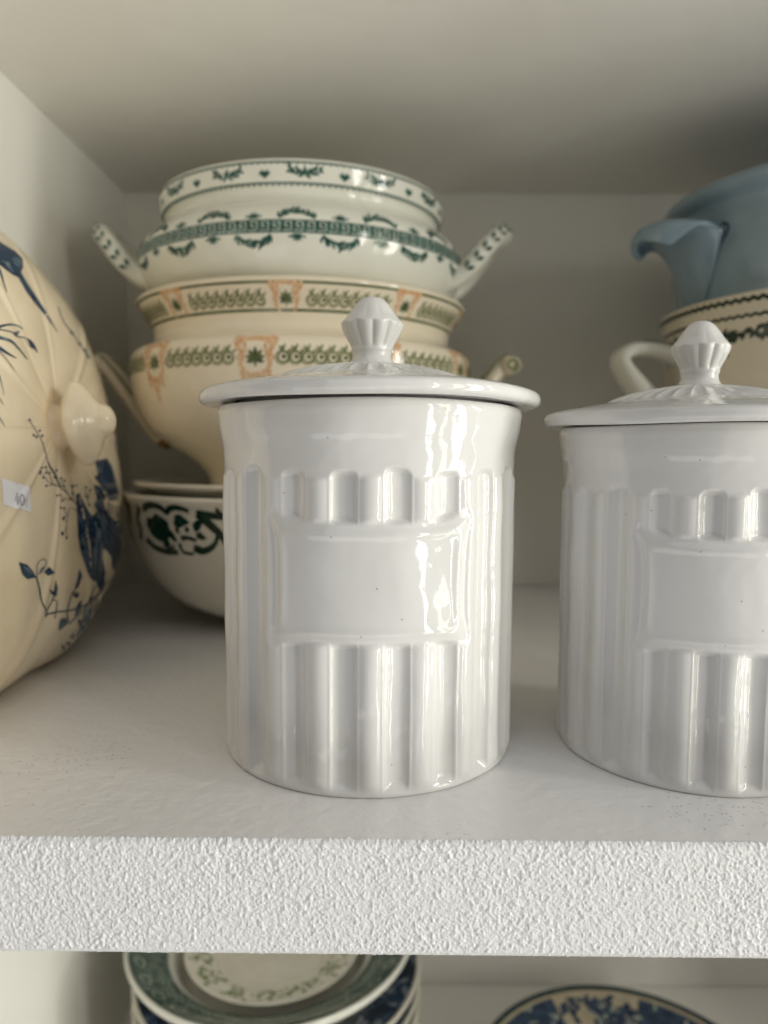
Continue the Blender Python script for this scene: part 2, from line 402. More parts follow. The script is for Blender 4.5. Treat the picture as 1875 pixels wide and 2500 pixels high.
def shelf_board():
    # one slab: smooth painted top, roughcast front whose grains are real relief
    X0, X1, d = -0.20, 0.20, 0.00026
    nx = int((X1 - X0) / d); nz = int(TH / d)
    sh = (nz, nx)
    n = (vnoise(sh, 2.7, 1) * .45 + vnoise(sh, 1.9, 2) * .40 + vnoise(sh, 4.4, 3) * .28 + vnoise(sh, 34, 4) * .3)
    n2 = np.clip((vnoise(sh, 3.4, 9) - .6) * 2.6, 0, 1)
    relief = (0.00036 + .00040 * vnoise(sh, 70, 21)) * (n - .7) + 0.00028 * n2
    xs = np.linspace(X0, X1, nx); zs = np.linspace(0, -TH, nz)
    XX, ZZ = np.meshgrid(xs, zs)
    edge = np.clip(np.minimum(-ZZ, ZZ + TH) / 0.0022, 0, 1)
    YY = YF - relief * (0.35 + .65 * edge) + (1 - edge) ** 2 * 0.0011
    ZZ = ZZ + (1 - edge) * (n - .7) * 0.0010 * np.where(ZZ > -TH / 2, 1, 1)
    V = np.stack([XX, YY, ZZ], -1).reshape(-1, 3)
    i = np.arange(nz-1)[:, None]; j = np.arange(nx-1)[None]
    F = np.stack([i*nx+j, (i+1)*nx+j, (i+1)*nx+j+1, i*nx+j+1], -1).reshape(-1, 4).tolist()
    V = V.tolist(); mats = [1] * len(F)
    # top sheet starts just behind the grainy lip
    def q(a, b, c, e, mi):
        k = len(V); V.extend([a, b, c, e]); F.append([k, k+1, k+2, k+3]); mats.append(mi)
    yb = YB - .001; xl, xr = XL + .0003, XR - .0003
    yl = YF + .0011
    k = len(V)
    top_lip = [(x, yl, -0.00001) for x in xs]
    V.extend(top_lip)
    for t in range(nx-1): F.append([t, t+1, k+t+1, k+t]); mats.append(1)
    kb = len(V); V.extend([(x, yl, -TH) for x in xs])
    for t in range(nx-1): F.append([(nz-1)*nx+t, kb+t, kb+t+1, (nz-1)*nx+t+1]); mats.append(1)
    q((xl, yl - .0004, 0), (xr, yl - .0004, 0), (xr, yb, 0), (xl, yb, 0), 0)
    q((xl, yl, -TH), (xl, yb, -TH), (xr, yb, -TH), (xr, yl, -TH), 0)
    for (a, b) in ((xl, X0), (X1, xr)):
        q((a, YF, 0), (a, YF, -TH), (b, YF, -TH), (b, YF, 0), 1)
        q((a, YF, 0), (b, YF, 0), (b, yl, -.00002), (a, yl, -.00002), 1)
    o = mesh_obj('shelf_board', V, F, M_floor)
    o.data.materials.append(M_plaster)
    o.data.polygons.foreach_set('material_index', mats)
    o['kind'] = 'structure'
    return o
shelf_board()

# ------------------------------------------------------------------ white lidded canisters
def sstep(a, b, x):
    t = np.clip((x - a) / (b - a), 0, 1); return t*t*(3-2*t)

JH = 0.1375
def canister_body(seed=5):
    nu = 900
    prof = [(.0568, 0.0), (.0577, .0008), (.0582, .0030), (.0583, .012), (.0584, .040), (.0585, .075), (.0586, .100), (.0585, .112),
            (.0585, .1160), (.0586, .1200), (.0590, .1235), (.0597, .1262), (.0602, .1285), (.0605, .1320), (.0607, .1350), (.0600, .1371), (.0588, JH)]
    outer, s = smooth_profile(prof, 290)
    inner, _ = smooth_profile([(.0588, JH), (.0565, .1368), (.0553, .134), (.0545, .120), (.0540, .09), (.054, .02), (.050, .006), (.02, .005), (.0001, .005)], 60)
    def fn():
        th = np.linspace(-PI, PI, nu, endpoint=False)
        R = outer[:, 0][:, None] + 0 * th[None]; Z = outer[:, 1][:, None] + 0 * th[None]
        T = th[None] + 0 * R
        A = T * 0.0585
        # moulded cartouche with eared corners
        zc, = (.0750,)
        hw = .0336 + .0018 * np.clip(np.abs(Z - zc) / .019, 0, 1.1) ** 5 - .0002 * np.cos((Z - zc) / .019 * PI)
        zt = .0940 + .0032 * np.clip(np.abs(A) / .034, 0, 1.05) ** 6
        zb = .0560 - .0016 * np.clip(np.abs(A) / .034, 0, 1.05) ** 6
        def smin(a, b, k):
            h = np.clip(.5 + .5*(b-a)/k, 0, 1); return b*(1-h) + a*h - k*h*(1-h)
        d = smin(smin(hw - np.abs(A), zt - Z, .006), Z - zb, .006)
        plaque = sstep(-.0016, .0022, d)
        ridge = np.exp(-((d - .0022) / .0016) ** 2)
        # flutes: twenty concave channels with flat reeds between
        ph = ((T / (2*PI) * 20) % 1.0) - .5            # channel centre at 0
        x = np.abs(ph) / .27
        ch = np.clip(1 - x**2, 0, 1) ** .85
        xr = np.clip((np.abs(ph) - .27) / .23, 0, 1)
        reed = np.where(x > 1, (1 - (1 - xr)**2) * 1.15 - .28, 0)
        arris = np.exp(-((np.abs(ph) - .27) / .022) ** 2)
        corner = .0020 * np.clip(x, 0, 1) ** 4
        wob = .0006 * np.sin(T * 7.3 + 1) + .0004 * np.sin(T * 13.1)
        top = sstep(.1142 + wob - corner, .1118 + wob - corner, Z)
        bot = sstep(.0012, .0060, Z)
        off = sstep(-.0008, -.0034, d)
        mask = top * bot * off
        depth = .0022 * (1 + .12 * np.sin(T * 5 + seed) + .1 * np.sin(T * 11 + seed * 2))
        R = R - depth * ch * mask + .00105 * reed * mask + .00025 * arris * mask - .0002 * mask
        R = R + .0009 * plaque * sstep(0.0, .004, Z) + .00055 * ridge * (Z < .12)
        # thrown and slightly sagged glaze
        g = np.random.default_rng(seed)
        for _ in range(14):
            kx = g.integers(2, 16); kz = g.uniform(-190, 190); p = g.uniform(0, 6.28)
            R = R + .000045 * np.sin(T * kx + Z * kz + p)
        R = R + .00011 * np.sin(Z * 620 + .6*np.sin(T*3)) * sstep(.112, .118, Z) * .6
        ZZ = Z + .00035 * np.sin(T * 3 + 1.1) * sstep(.125, .137, Z)
        return np.stack([R*np.sin(T), -R*np.cos(T), ZZ], -1)
    Vo = fn()
    th = np.linspace(-PI, PI, nu, endpoint=False)
    Vi = np.stack([inner[:, 0][:, None]*np.sin(th)[None], -inner[:, 0][:, None]*np.cos(th)[None], inner[:, 1][:, None] + 0*th[None]], -1)
    Vi[:, :, 2] += .00035 * np.sin(th * 3 + 1.1)[None] * sstep(.12, .137, inner[:, 1])[:, None]
    base = np.zeros((1, nu, 3)); base[0, :, 0] = .0001*np.sin(th); base[0, :, 1] = -.0001*np.cos(th); base[0, :, 2] = .001
    foot = Vo[:1].copy(); foot[0, :, :2] *= .985; foot[0, :, 2] = 0.0002
    V = np.concatenate([base, foot, Vo, Vi[1:]], 0)
    n = V.shape[0]
    i = np.arange(n-1)[:, None]; j = np.arange(nu)[None]; j2 = (j+1) % nu
    F = np.stack([i*nu+j, i*nu+j2, (i+1)*nu+j2, (i+1)*nu+j], -1).reshape(-1, 4)
    return V.reshape(-1, 3).tolist(), F.tolist()

def lid_bump(R, Z, T):
    on = sstep(.0095, .014, R) * sstep(.0410, .0375, R) * (Z > .008)
    f = np.abs(((T / (2*PI) * 36) % 1) - .5) * 2
    Z = Z - .00085 * on * (1 - f**2) * (0.35 + .65*np.clip(R/.035, 0, 1))
    Z = Z + .00035 * np.sin(T*2 + .8) * sstep(.05, .066, R) + .0002 * np.sin(T*5) * sstep(.05, .066, R)
    R = R * (1 + .0022*np.sin(T*2 + .4))
    return R, Z
def knob_bump(R, Z, T):
    f = np.abs(((T / (2*PI) * 12 + .25) % 1) - .5) * 2      # 0 at petal middle, 1 at groove
    low = sstep(.0055, .0085, Z) * sstep(.0172, .0158, Z)
    hi = sstep(.0158, .0180, Z) * sstep(.0262, .0200, Z)
    R = R - R * .085 * low * f**2 - R * .022 * hi * (1 - f)**2
    return R, Z

can = empty('canister', (-0.0083, 0.3040, 0), 'larger white fluted ironstone canister with lid, in front of the tureen stack', 'canister', rotz=rad(2.0))
v_, f_ = canister_body()
mesh_obj('body', v_, f_, M_white, can)
lid_prof = [(.0001, .0178), (.0070, .0177), (.0095, .0173), (.014, .0168), (.022, .0156), (.030, .0140), (.0375, .0116), (.0405, .0102), (.0425, .0098),
            (.050, .0086), (.058, .0072), (.0645, .0058), (.0672, .0047), (.0680, .0030), (.0676, .0010), (.0660, -.0001), (.0635, .0000), (.058, .0003), (.0530, .0002), (.0522, -.0030), (.050, -.0045), (.03, -.003), (.0001, -.003)]
lid = Lathe(lid_prof, 210, 432, bump=lid_bump).build('lid', M_white, can)
lid.location = (0.0002, -0.0005, JH + .0001)
lid.rotation_euler = (rad(-.55), rad(0.45), rad(8))
knob_prof = [(.0105, -.0012), (.0090, .0004), (.0080, .0020), (.0077, .0042), (.0082, .0058), (.0083, .0068), (.0092, .0088), (.0110, .0122), (.0123, .0152), (.0125, .0163),
             (.0116, .0176), (.0098, .0198), (.0078, .0228), (.0060, .0252), (.0042, .0268), (.0022, .0276), (.0001, .0278)]
kn = Lathe(knob_prof, 110, 144, bump=knob_bump).build('knob', M_white, lid)
kn.location = (0.0006, 0, .0174); kn.scale = (1.03, 1.03, .97)
S2 = 0.935
can2 = copy_tree(can)
can2.location = (0.1238, 0.3005, 0); can2.scale = (.888, .888, .945); can2.rotation_euler = (0, 0, rad(-7))
tag(can2, 'smaller white fluted canister with lid, in front of the blue dish', 'canister')
can['group'] = can2['group'] = 'white ironstone canisters'
for ch in list(can2.children):
    if ch.name.startswith('body'):
        v_, f_ = canister_body(8); C.objects.unlink(ch); bpy.data.objects.remove(ch); mesh_obj('body', v_, f_, M_white, can2)
    elif ch.name.startswith('lid'):
        ch.rotation_euler = (rad(-.25), rad(-.2), rad(50)); ch.location = (0.0, 0, JH + .0006)

# ------------------------------------------------------------------ stack behind: bowl, plate, cream tureen, green-key tureen
AX, AY = -0.0625, 0.540

# --- deep bowl with dark green flowers
gb = empty('bowl', (AX, AY, 0), 'deep off-white bowl with dark green flower band at the bottom of the tureen stack', 'bowl')
gbl = Lathe([(.0001, .003), (.050, .003), (.0545, .0005), (.057, 0.0), (.0585, .002), (.060, .0052), (.075, .0105), (.0915, .0190), (.104, .0310), (.1135, .0450), (.1195, .0600), (.1225, .0740), (.1235, .0840), (.1252, .0885), (.1255, .0915), (.1240, .0928), (.1215, .092), (.119, .086), (.117, .07), (.108, .042), (.09, .02), (.05, .010), (.0001, .010)], 260, 192)
gbl.build('body', M_bowlw, gb)
k_out = int(np.argmax(gbl.prof[:, 0]))
RB = .122
def gmap(a, z): return gbl.point(a, z, RB, lo=30, hi=k_out)
ink = Ink(gmap, .006)
def az_of(x, y):
    """point of the enlarged photograph -> (arc, height) on the bowl's wall"""
    d = pix_dir(200 + x/4.1475, 1100 + y/4.1475); o = Vector((EYEP.x - AX, EYEP.y - AY))
    A_ = d.x*d.x + d.y*d.y; B_ = 2*(o.x*d.x + o.y*d.y); C_ = o.x*o.x + o.y*o.y - .1225**2
    disc = B_*B_ - 4*A_*C_
    t = (-B_ - math.sqrt(max(disc, 0))) / (2*A_)
    return (math.atan2(o.x + d.x*t, -(o.y + d.y*t)) * RB, EYE + d.z*t)
AZ = lambda pts: [az_of(*p) for p in pts]
u1 = .000093                                       # one enlarged pixel on the wall, in metres
strokes = [([(640, 600), (680, 562), (750, 548), (820, 572), (870, 622), (905, 592), (960, 572), (1040, 588), (1100, 612)], 46, 34), ([(630, 900), (700, 980), (780, 1018), (850, 1032), (935, 1030)], 50, 40), ([(800, 950), (860, 992), (915, 962)], 26, 16),
           ([(972, 940), (976, 1000), (1010, 1042), (1100, 1052)], 34, 18), ([(1110, 985), (1180, 1022), (1270, 1000), (1340, 940), (1368, 865), (1372, 800)], 56, 16), ([(1180, 632), (1250, 700), (1320, 770), (1400, 850), (1470, 960)], 66, 46), ([(1170, 640), (1260, 645), (1350, 662), (1470, 672)], 44, 44),
           ([(1540, 640), (1570, 760), (1530, 880), (1560, 990)], 50, 30), ([(1600, 600), (1680, 640), (1720, 740), (1690, 850)], 50, 24), ([(600, 560), (570, 680), (590, 800), (570, 900)], 60, 40)]
polys = [[(670, 660), (700, 690), (760, 632), (830, 682), (880, 722), (888, 790), (930, 850), (952, 920), (920, 930), (880, 880), (858, 900), (878, 958), (850, 980), (800, 930), (740, 900), (700, 860), (660, 760)],
         [(930, 740), (950, 650), (1000, 640), (1060, 690), (1100, 728), (1075, 745), (1010, 775), (980, 792)], [(1122, 742), (1170, 700), (1232, 720), (1202, 790), (1162, 832), (1132, 802)], [(1150, 842), (1200, 822), (1262, 890), (1210, 912), (1158, 890)],
         [(985, 862), (1030, 858), (1100, 872), (1160, 900), (1140, 930), (1060, 902), (1000, 920)], [(1110, 972), (1170, 962), (1222, 1010), (1180, 1050)], [(1365, 592), (1390, 570), (1422, 620), (1462, 642), (1380, 660)], [(940, 760), (985, 800), (990, 850), (950, 830)]]
strokes = [(AZ(p), w0*u1, w1*u1) for p, w0, w1 in strokes]; polys = [AZ(p) for p in polys]
cdot = az_of(1065, 800)
for k in range(-3, 4):
    o_ = k*.1095
    for p, w0, w1 in strokes: ink.curve([(x + o_, z) for x, z in p], w0, w1)
    for p in polys: ink.poly([(x + o_, z) for x, z in p])
    ink.dot(cdot[0] + o_, cdot[1], 20*u1, 8)
ink.build('printed_flowers', M_dkgreen, gb)

# --- plate lying on the bowl, carrying the tureen's foot
pl = empty('plate', (AX, AY, 0), 'plain white plate between the green-flowered bowl and the cream tureen', 'plate')
Lathe([(.0001, .0800), (.060, .0800), (.066, .0812), (.086, .0850), (.108, .0922), (.1165, .0960), (.1190, .0978), (.1188, .0998), (.1165, .1002), (.107, .0970), (.085, .0893), (.068, .0848), (.0001, .0842)], 150, 160).build('body', M_bowlw, pl)

# --- cream tureen with orange and green border
ct = empty('tureen', (AX, AY, 0), 'cream tureen with orange and green border and scroll handles, middle of the stack', 'tureen')
def rz(z): return z if z < .1975 else .1975 + (z - .1975) * .775
ctl = Lathe([(r, rz(z)) for r, z in [(.0001, .0905), (.060, .0905), (.066, .0852), (.0705, .0848), (.0715, .0870), (.0680, .0935), (.0670, .0985), (.0705, .1065), (.0790, .1145), (.0950, .1250), (.1065, .1335), (.1150, .1480), (.1188, .1630), (.1198, .1760), (.1194, .1815), (.1165, .1860),
             (.1090, .1895), (.1045, .1930), (.1035, .1975), (.1045, .2035), (.1080, .2110), (.1115, .2180), (.1137, .2225), (.1148, .2248), (.1143, .2270), (.1120, .2272), (.1085, .2235), (.099, .2200), (.0930, .2185), (.0920, .2165), (.099, .213), (.1005, .206), (.100, .195), (.113, .18), (.112, .155), (.095, .131), (.06, .113), (.0001, .110)]], 440, 224, sy=.95)
ctl.build('body', M_ivory, ct)
zz = ctl.prof[:, 1]
k0 = int(np.argmin(np.abs(ctl.s - ctl.s[-1]*.0)))
k_lip = int(np.argmax(zz))
RC = .118; RR = .110
def cmap(a, z): return ctl.point(a, z, RC, lo=60, hi=k_lip)
def cmapr(a, z): return ctl.point(a, z, RR, lo=60, hi=k_lip)
inks = {k: Ink(cmap, .006) for k in ('og', 'gr', 'dk')}
def medallion(I, a, z, s, pend, rnd=random):
    o, g, d = I['og'], I['gr'], I['dk']
    for sg in (-1, 1):
        o.curve([(a + sg*.0125*s, z + .0085*s), (a + sg*.0100*s, z + .0035*s), (a + sg*.0075*s, z - .001*s), (a + sg*.0085*s, z - .0065*s), (a + sg*.0055*s, z - .0115*s)], .0026*s, .0022*s)
        o.curve([(a + sg*.0105*s, z + .0085*s), (a + sg*.0065*s, z + .0060*s), (a + sg*.0062*s, z + .002*s), (a + sg*.0078*s, z - .003*s)], .0017*s)
        o.curve([(a, z + .0090*s), (a + sg*.005*s, z + .0082*s), (a + sg*.0095*s, z + .0092*s), (a + sg*.0128*s, z + .0086*s)], .0030*s, .0022*s)
        o.ring(a + sg*.0098*s, z + .0055*s, .0014*s, .0012*s, 8)
        o.ring(a + sg*.0092*s, z - .0022*s, .0013*s, .0012*s, 8)
        if pend:
            o.dot(a + sg*.0072*s, z - .0110*s, .0020*s, 8); o.leaf(a + sg*.0072*s, z - .012*s, -PI/2, .0055*s, .002*s)
            o.curve([(a + sg*.0042*s, z - .0095*s), (a + sg*.0040*s, z - .014*s), (a + sg*.0018*s, z - .018*s), (a, z - .022*s)], .0013*s, .0009*s)
            o.leaf(a + sg*.001*s, z - .010*s, -PI/2 + sg*.35, .007*s, .0022*s)
    if pend:
        o.dot(a, z - .0185*s, .0026*s, 8); o.leaf(a, z - .020*s, -PI/2, .0075*s, .0022*s); o.dot(a, z - .0125*s, .0016*s, 7)
        for sg in (-1, 0, 1): o.leaf(a + sg*.0012*s, z - .0185*s, PI/2 - sg*.5, .0045*s, .0014*s)
    for p in range(7):
        d.leaf(a, z - .0035*s, PI/2 + (p-3)*.62, (.0075 - .0006*abs(p-3))*s, .0026*s)
    d.leaf(a, z - .003*s, -PI/2, .005*s, .0014*s)
def scroll_row(I, a0, a1, z, n, s):
    for k in range(n):
        a = a0 + (a1-a0)*(k+.5)/n
        I['gr'].ring(a, z, .0029*s, .0010*s, 10); I['gr'].ring(a - .0004, z - .0002, .0038*s, .0005*s, 10)
        I['dk'].dot(a + .0003, z + .0002, .0013*s, 7)
        I['gr'].leaf(a - .001*s, z + .0030*s, 1.1, .0050*s, .0016*s); I['gr'].leaf(a, z + .0030*s, 2.2, .0042*s, .0013*s); I['gr'].leaf(a + .0018*s, z + .0024*s, .6, .004*s, .0012*s)
NB = 10
for k in range(NB):
    a = (k * 2*PI/NB + rad(-7)) * RC; p = 2*PI/NB*RC
    medallion(inks, a, .1760, 1.0, True)
    scroll_row(inks, a + .0125, a + p - .0125, .1738, 7, 1.05)
inks2 = {k: Ink(cmapr, .006) for k in ('og', 'gr', 'dk')}
NR = 9
for k in range(NR):
    a = (k * 2*PI/NR + rad(1)) * RR; p = 2*PI/NR*RR
    medallion(inks2, a, rz(.2142), .74, False)
    scroll_row(inks2, a + .012, a + p - .012, rz(.2112), 8, .85)
for zl, wd in ((.2228, .0013), (.2042, .0016)):
    inks2['dk'].stroke([(-PI*RR + 2*PI*RR*i/150, rz(zl)) for i in range(151)], wd)
for k in inks:
    inks[k].v += inks2[k].v; n0 = len(inks[k].f) * 3
    inks[k].f += [(a+n0, b+n0, c+n0) for a, b, c in inks2[k].f]
inks['og'].build('printed_cartouches', M_orange, ct)
inks['gr'].build('printed_scrolls', M_olive, ct)
inks['dk'].build('printed_leaves', M_olivedk, ct)
def scroll_handle(sg, parent):
    path = [(sg*.1030, 0, .1270), (sg*.1120, 0, .1400), (sg*.1210, 0, .1530), (sg*.1285, 0, .1635), (sg*.1360, 0, .1735), (sg*.1430, 0, .1815), (sg*.1480, 0, .1850)]
    P = spline(path, 9)
    def sect(t):
        return oval(.012 + .005*math.sin(PI*min(t*1.1, 1)), .0044 + .0020*t, 18, 3.0)
    h = sweep('handle', P, sect, M_ivory, parent)
    # moss-green edge line along both rims of the strap and worn gilding on the tail
    sweep('scroll', [(sg*.1478, -.0180, .1812), (sg*.1478, -.0172, .1812), (sg*.1478, .0172, .1812), (sg*.1478, .0180, .1812)], lambda t: oval(.0052 if t in (0, 1) else .0060, .0052 if t in (0, 1) else .0060, 20), M_ivory, h, axis=Vector((1, 0, 0)))
    for e in (-1, 1):
        R_ = [(sg*(.1478) + sg*.0040*math.cos(u)*(1-u/14), e*.0181, .1812 + .0040*math.sin(u)*(1-u/14)) for u in np.linspace(-1.5, 7.0, 30)]
        sweep('scroll_line', R_, oval(.0005, .0011, 8), M_olive, h)
        E_ = [p + Vector((sg*-.0034, e*.0150, .0042)) for p in P[16:]]
        sweep('edge_line', E_, oval(.0008, .0008, 8), M_olive, h)
    sweep('gilt_tail', [Vector((sg*.0985, 0, .1235)), Vector((sg*.1030, 0, .1270)), Vector((sg*.1085, 0, .1335)), Vector((sg*.1135, 0, .1405))], lambda t: oval(.009, .0040*(.5+.5*math.sin(PI*(t*.8+.2))), 12), M_brown, h)
    return h
scroll_handle(-1, ct); scroll_handle(1, ct)

# --- white tureen with green key border, on top
gt = empty('tureen', (AX, AY, -.0062), 'white tureen with green key border and flaring handles, topmost of the stack', 'tureen')
gtl = Lathe([(.0001, .2080), (.056, .2080), (.060, .2055), (.064, .2055), (.066, .2085), (.078, .2145), (.093, .2225), (.1040, .2320), (.1110, .2430), (.1135, .2520), (.1125, .2590), (.1080, .2660), (.1010, .2718), (.0955, .2755), (.0930, .2790), (.0935, .2815), (.0965, .2838), (.0978, .2870), (.0985, .2915), (.0990, .2950), (.0982, .2972), (.0962, .2975), (.094, .294), (.091, .284), (.090, .277), (.104, .264), (.109, .252), (.104, .239), (.08, .222), (.0001, .214)], 420, 224, sy=.95)
gtl.build('body', M_tureenw, gt)
kl = int(np.argmax(gtl.prof[:, 1]))
RK = .112; RKR = .098
ink = Ink(lambda a, z: gtl.point(a, z, RK, lo=90, hi=kl), .006)
zk, hk = .2545, .0038
mean = Ink(lambda a, z: gtl.point(a, z, RK, lift=.0003, lo=90, hi=kl), .006)
ncell = 108; cw = 2*PI*RK/ncell
for k in range(ncell):
    a = -PI*RK + k*cw; q = cw; t = .00062
    z0, z1 = zk - hk + .0014, zk + hk - .0014; h = z1 - z0
    mean.stroke([(a+.62*q, z0+.45*h), (a+.34*q, z0+.45*h), (a+.34*q, z1), (a+.86*q, z1), (a+.86*q, z0), (a+.12*q, z0)], t)
mo = mean.build('key_meander', M_keyground, gt); mo['kind'] = 'stuff'
nm = 28; pm = 2*PI*RK/nm
for k in range(nm):
    a = -PI*RK + (k + .35)*pm
    ua = 1 if k % 2 == 0 else -1                      # laurel swag on one side of the key, palmette on the other
    for s_ in (-1, 1):
        ink.curve([(a + s_*.0102, zk + ua*hk), (a + s_*.0088, zk + ua*(hk+.0030)), (a + s_*.0050, zk + ua*(hk+.0050)), (a, zk + ua*(hk+.0056))], .00028)
        for i in range(5):
            t = .15 + i*.30; x = a + s_*.0102*math.cos(t); z = zk + ua*(hk + .0056*math.sin(t))
            tang = math.atan2(ua*.0056*math.cos(t), -s_*.0102*math.sin(t))
            ink.leaf(x, z, tang + .55 + random.uniform(-.2, .2), random.uniform(.0040, .0056), .0018)
            ink.leaf(x, z, tang - .55 + random.uniform(-.2, .2), random.uniform(.0030, .0050), .0016)
    for p in (-2, -1, 0, 1, 2):
        ink.leaf(a, zk - ua*(hk + .0006), -ua*(PI/2) + p*.58, .0044, .0017)
    ink.curve([(a-.0050, zk-ua*(hk+.0022)), (a, zk-ua*(hk+.0012)), (a+.0050, zk-ua*(hk+.0022))], .0009)
kg = Ink(lambda a, z: gtl.point(a, z, RK, lift=.00012, lo=90, hi=kl), .006)
kg.stroke([(-PI*RK + 2*PI*RK*i/160, zk) for i in range(161)], 2*hk)
kg.build('key_ground', M_green, gt)
ink2 = Ink(lambda a, z: gtl.point(a, z, RKR, lo=90, hi=kl), .006)
for zl, am in ((.2946, .0007), (.2836, .0008)):
    n = 320
    ink2.stroke([(-PI*RKR + 2*PI*RKR*i/n, zl + am*(1 if i % 2 else -1)*.7) for i in range(n+1)], .0008)
    ink2.stroke([(-PI*RKR + 2*PI*RKR*i/n, zl + .0006) for i in range(n+1)], .0005)
ns = 26
for k in range(ns):
    a = -PI*RKR + (k+.5)*2*PI*RKR/ns
    if k % 2:
        for s_ in (-1, 1):
            for i in range(4):
                x = a + s_*(.0010+i*.0024); z = .2882 + .0008*i
                ink2.leaf(x, z, PI/2 - s_*.55 + random.uniform(-.4, .4), random.uniform(.0032, .005), .0019); ink2.leaf(x, z, -PI/2 + s_*1.1 + random.uniform(-.4, .4), .0032, .0016)
        ink2.leaf(a, .2880, PI/2, .0052, .0022); ink2.curve([(a-.010, .2906), (a, .2880), (a+.010, .2906)], .0006)
    else:
        for p in (-2, -1, 1, 2): ink2.leaf(a, .2874, PI/2 + p*.5, .0042, .0020)
        ink2.dot(a, .2872, .0011, 6)
n0 = len(ink.v); ink.v += ink2.v; ink.f += [(a+n0, b+n0, c+n0) for a, b, c in ink2.f]
ink.build('printed_border', M_green, gt)
def loop_handle(sg, parent):
    # flat loop flaring out and up: two arms meeting in an outer bar
    path = [(sg*.0960, -.026, .2400), (sg*.1060, -.0285, .2435), (sg*.1170, -.0300, .2525), (sg*.1265, -.0270, .2640), (sg*.1345, -.0175, .2735), (sg*.1395, -.0065, .2765), (sg*.1400, 0, .2768), (sg*.1395, .0065, .2765), (sg*.1345, .0175, .2735), (sg*.1265, .0270, .2640), (sg*.1170, .0300, .2525), (sg*.1060, .0285, .2435), (sg*.0960, .026, .2400)]
    P = spline(path, 6); nrm = Vector((-sg*.66, 0, .75))
    h = sweep('handle', P, lambda t: oval(.0070 - .0008*math.sin(PI*t), .0074 + .0014*math.sin(PI*t) + .003*max(0, 1-9*t, 9*t-8), 16, 2.4), M_tureenw, parent, axis=nrm)
    # printed sprigs along the front arm
    V = []; F = []
    B = [Vector(p) for p in P]
    for i in range(12, len(B)-12, 2):
        c = B[i] + nrm*.0072; t = (B[i+1]-B[i-1]).normalized(); s = t.cross(nrm).normalized()
        dense = abs(i - len(B)//2) < 8
        for q in ((-.6, .6) if not dense else (-.8, -.3, .3, .8)):
            a_ = c + s*q*.002; d = (t*(.0030) + s*q*.0026)
            e = t.cross(d).cross(d)
            e = d.cross(nrm).normalized()*(.0009 if not dense else .0014)
            k = len(V); V += [a_ - d*.2, a_ + d*.4 + e, a_ + d, a_ + d*.4 - e]; F.append((k, k+1, k+2, k+3))
    # the same sprigs on the arm's outward face, where they show from the front
    for i in range(10, len(B)//2 + 3, 3):
        t = (B[i+1]-B[i-1]).normalized(); s = t.cross(nrm).normalized()
        out = s if s.y < 0 else -s
        c = B[i] + out*.0091
        for q in (-.6, .5):
            a_ = c + nrm*q*.0022; d = t*.0046 + nrm*q*.0040; e = d.cross(out).normalized()*.0016
            k = len(V); V += [a_ - d*.2, a_ + d*.4 + e, a_ + d, a_ + d*.4 - e]; F.append((k, k+1, k+2, k+3))
    mesh_obj('printed_sprigs', V, F, M_green, h)
loop_handle(-1, gt); loop_handle(1, gt)

# ------------------------------------------------------------------ right-hand stack
BX, BY = 0.312, 0.520
rtur = empty('tureen', (BX, BY, 0), 'cream tureen with dark green garland under the blue dish', 'tureen')
rl = Lathe([(.0001, .004), (.055, .004), (.060, 0), (.066, 0), (.068, .006), (.058, .020), (.055, .040), (.060, .058), (.080, .085), (.100, .115), (.1110, .150), (.1145, .185), (.1150, .200), (.1165, .207), (.1190, .2130), (.1192, .2160), (.1172, .2172), (.114, .214), (.111, .20), (.106, .15), (.08, .10), (.0001, .075)], 300, 192)
rl.build('body', M_ivory, rtur)
kr = int(np.argmax(rl.prof[:, 1])); RG = .115
ink = Ink(lambda a, z: rl.point(a, z, RG, lo=40, hi=kr), .006)
n = 260
ink.stroke([(-PI*RG + 2*PI*RG*i/n, .2125 + (.0007 if i % 2 else -.0007)) for i in range(n+1)], .0026)
ink.stroke([(-PI*RG + 2*PI*RG*i/n, .2035 + (.0006 if i % 2 else -.0006)) for i in range(n+1)], .0019)
for k in range(20):
    a = -PI*RG + k*2*PI*RG/20
    for i in range(7):
        x = a + i*.0048; z = .1945 - .0030*math.sin(PI*i/6) + .001*random.random()
        for p in range(3):
            ink.leaf(x, z, random.uniform(0, 6.3), .0062, .0034)
    ink.dot(a + .016, .1855, .0030, 8); ink.leaf(a+.016, .185, -1.2, .006, .003)
ink.build('printed_garland', M_dkgreen, rtur)
sp = spline([(-.108, -.012, .168), (-.128, -.014, .176), (-.148, -.010, .187), (-.156, 0, .1935), (-.148, .010, .196), (-.128, .012, .196), (-.112, .010, .194)], 7)
hd = sweep('handle', spline([(-.098, 0, .130), (-.116, 0, .140), (-.132, 0, .156), (-.1460, 0, .172), (-.1530, 0, .1835), (-.1475, 0, .1905), (-.134, 0, .1915), (-.120, 0, .1885), (-.110, 0, .184)], 7), lambda t: oval(.017 - .003*t, .0050 + .0060*max(0, 1-2.2*t), 16, 2.6), M_tureenw, rtur)
sweep('printed_edge', spline([(-.1500, 0, .1937), (-.1355, 0, .1962), (-.121, 0, .1935)], 6), lambda t: oval(.0115, .0008, 10), M_olivedk, hd)

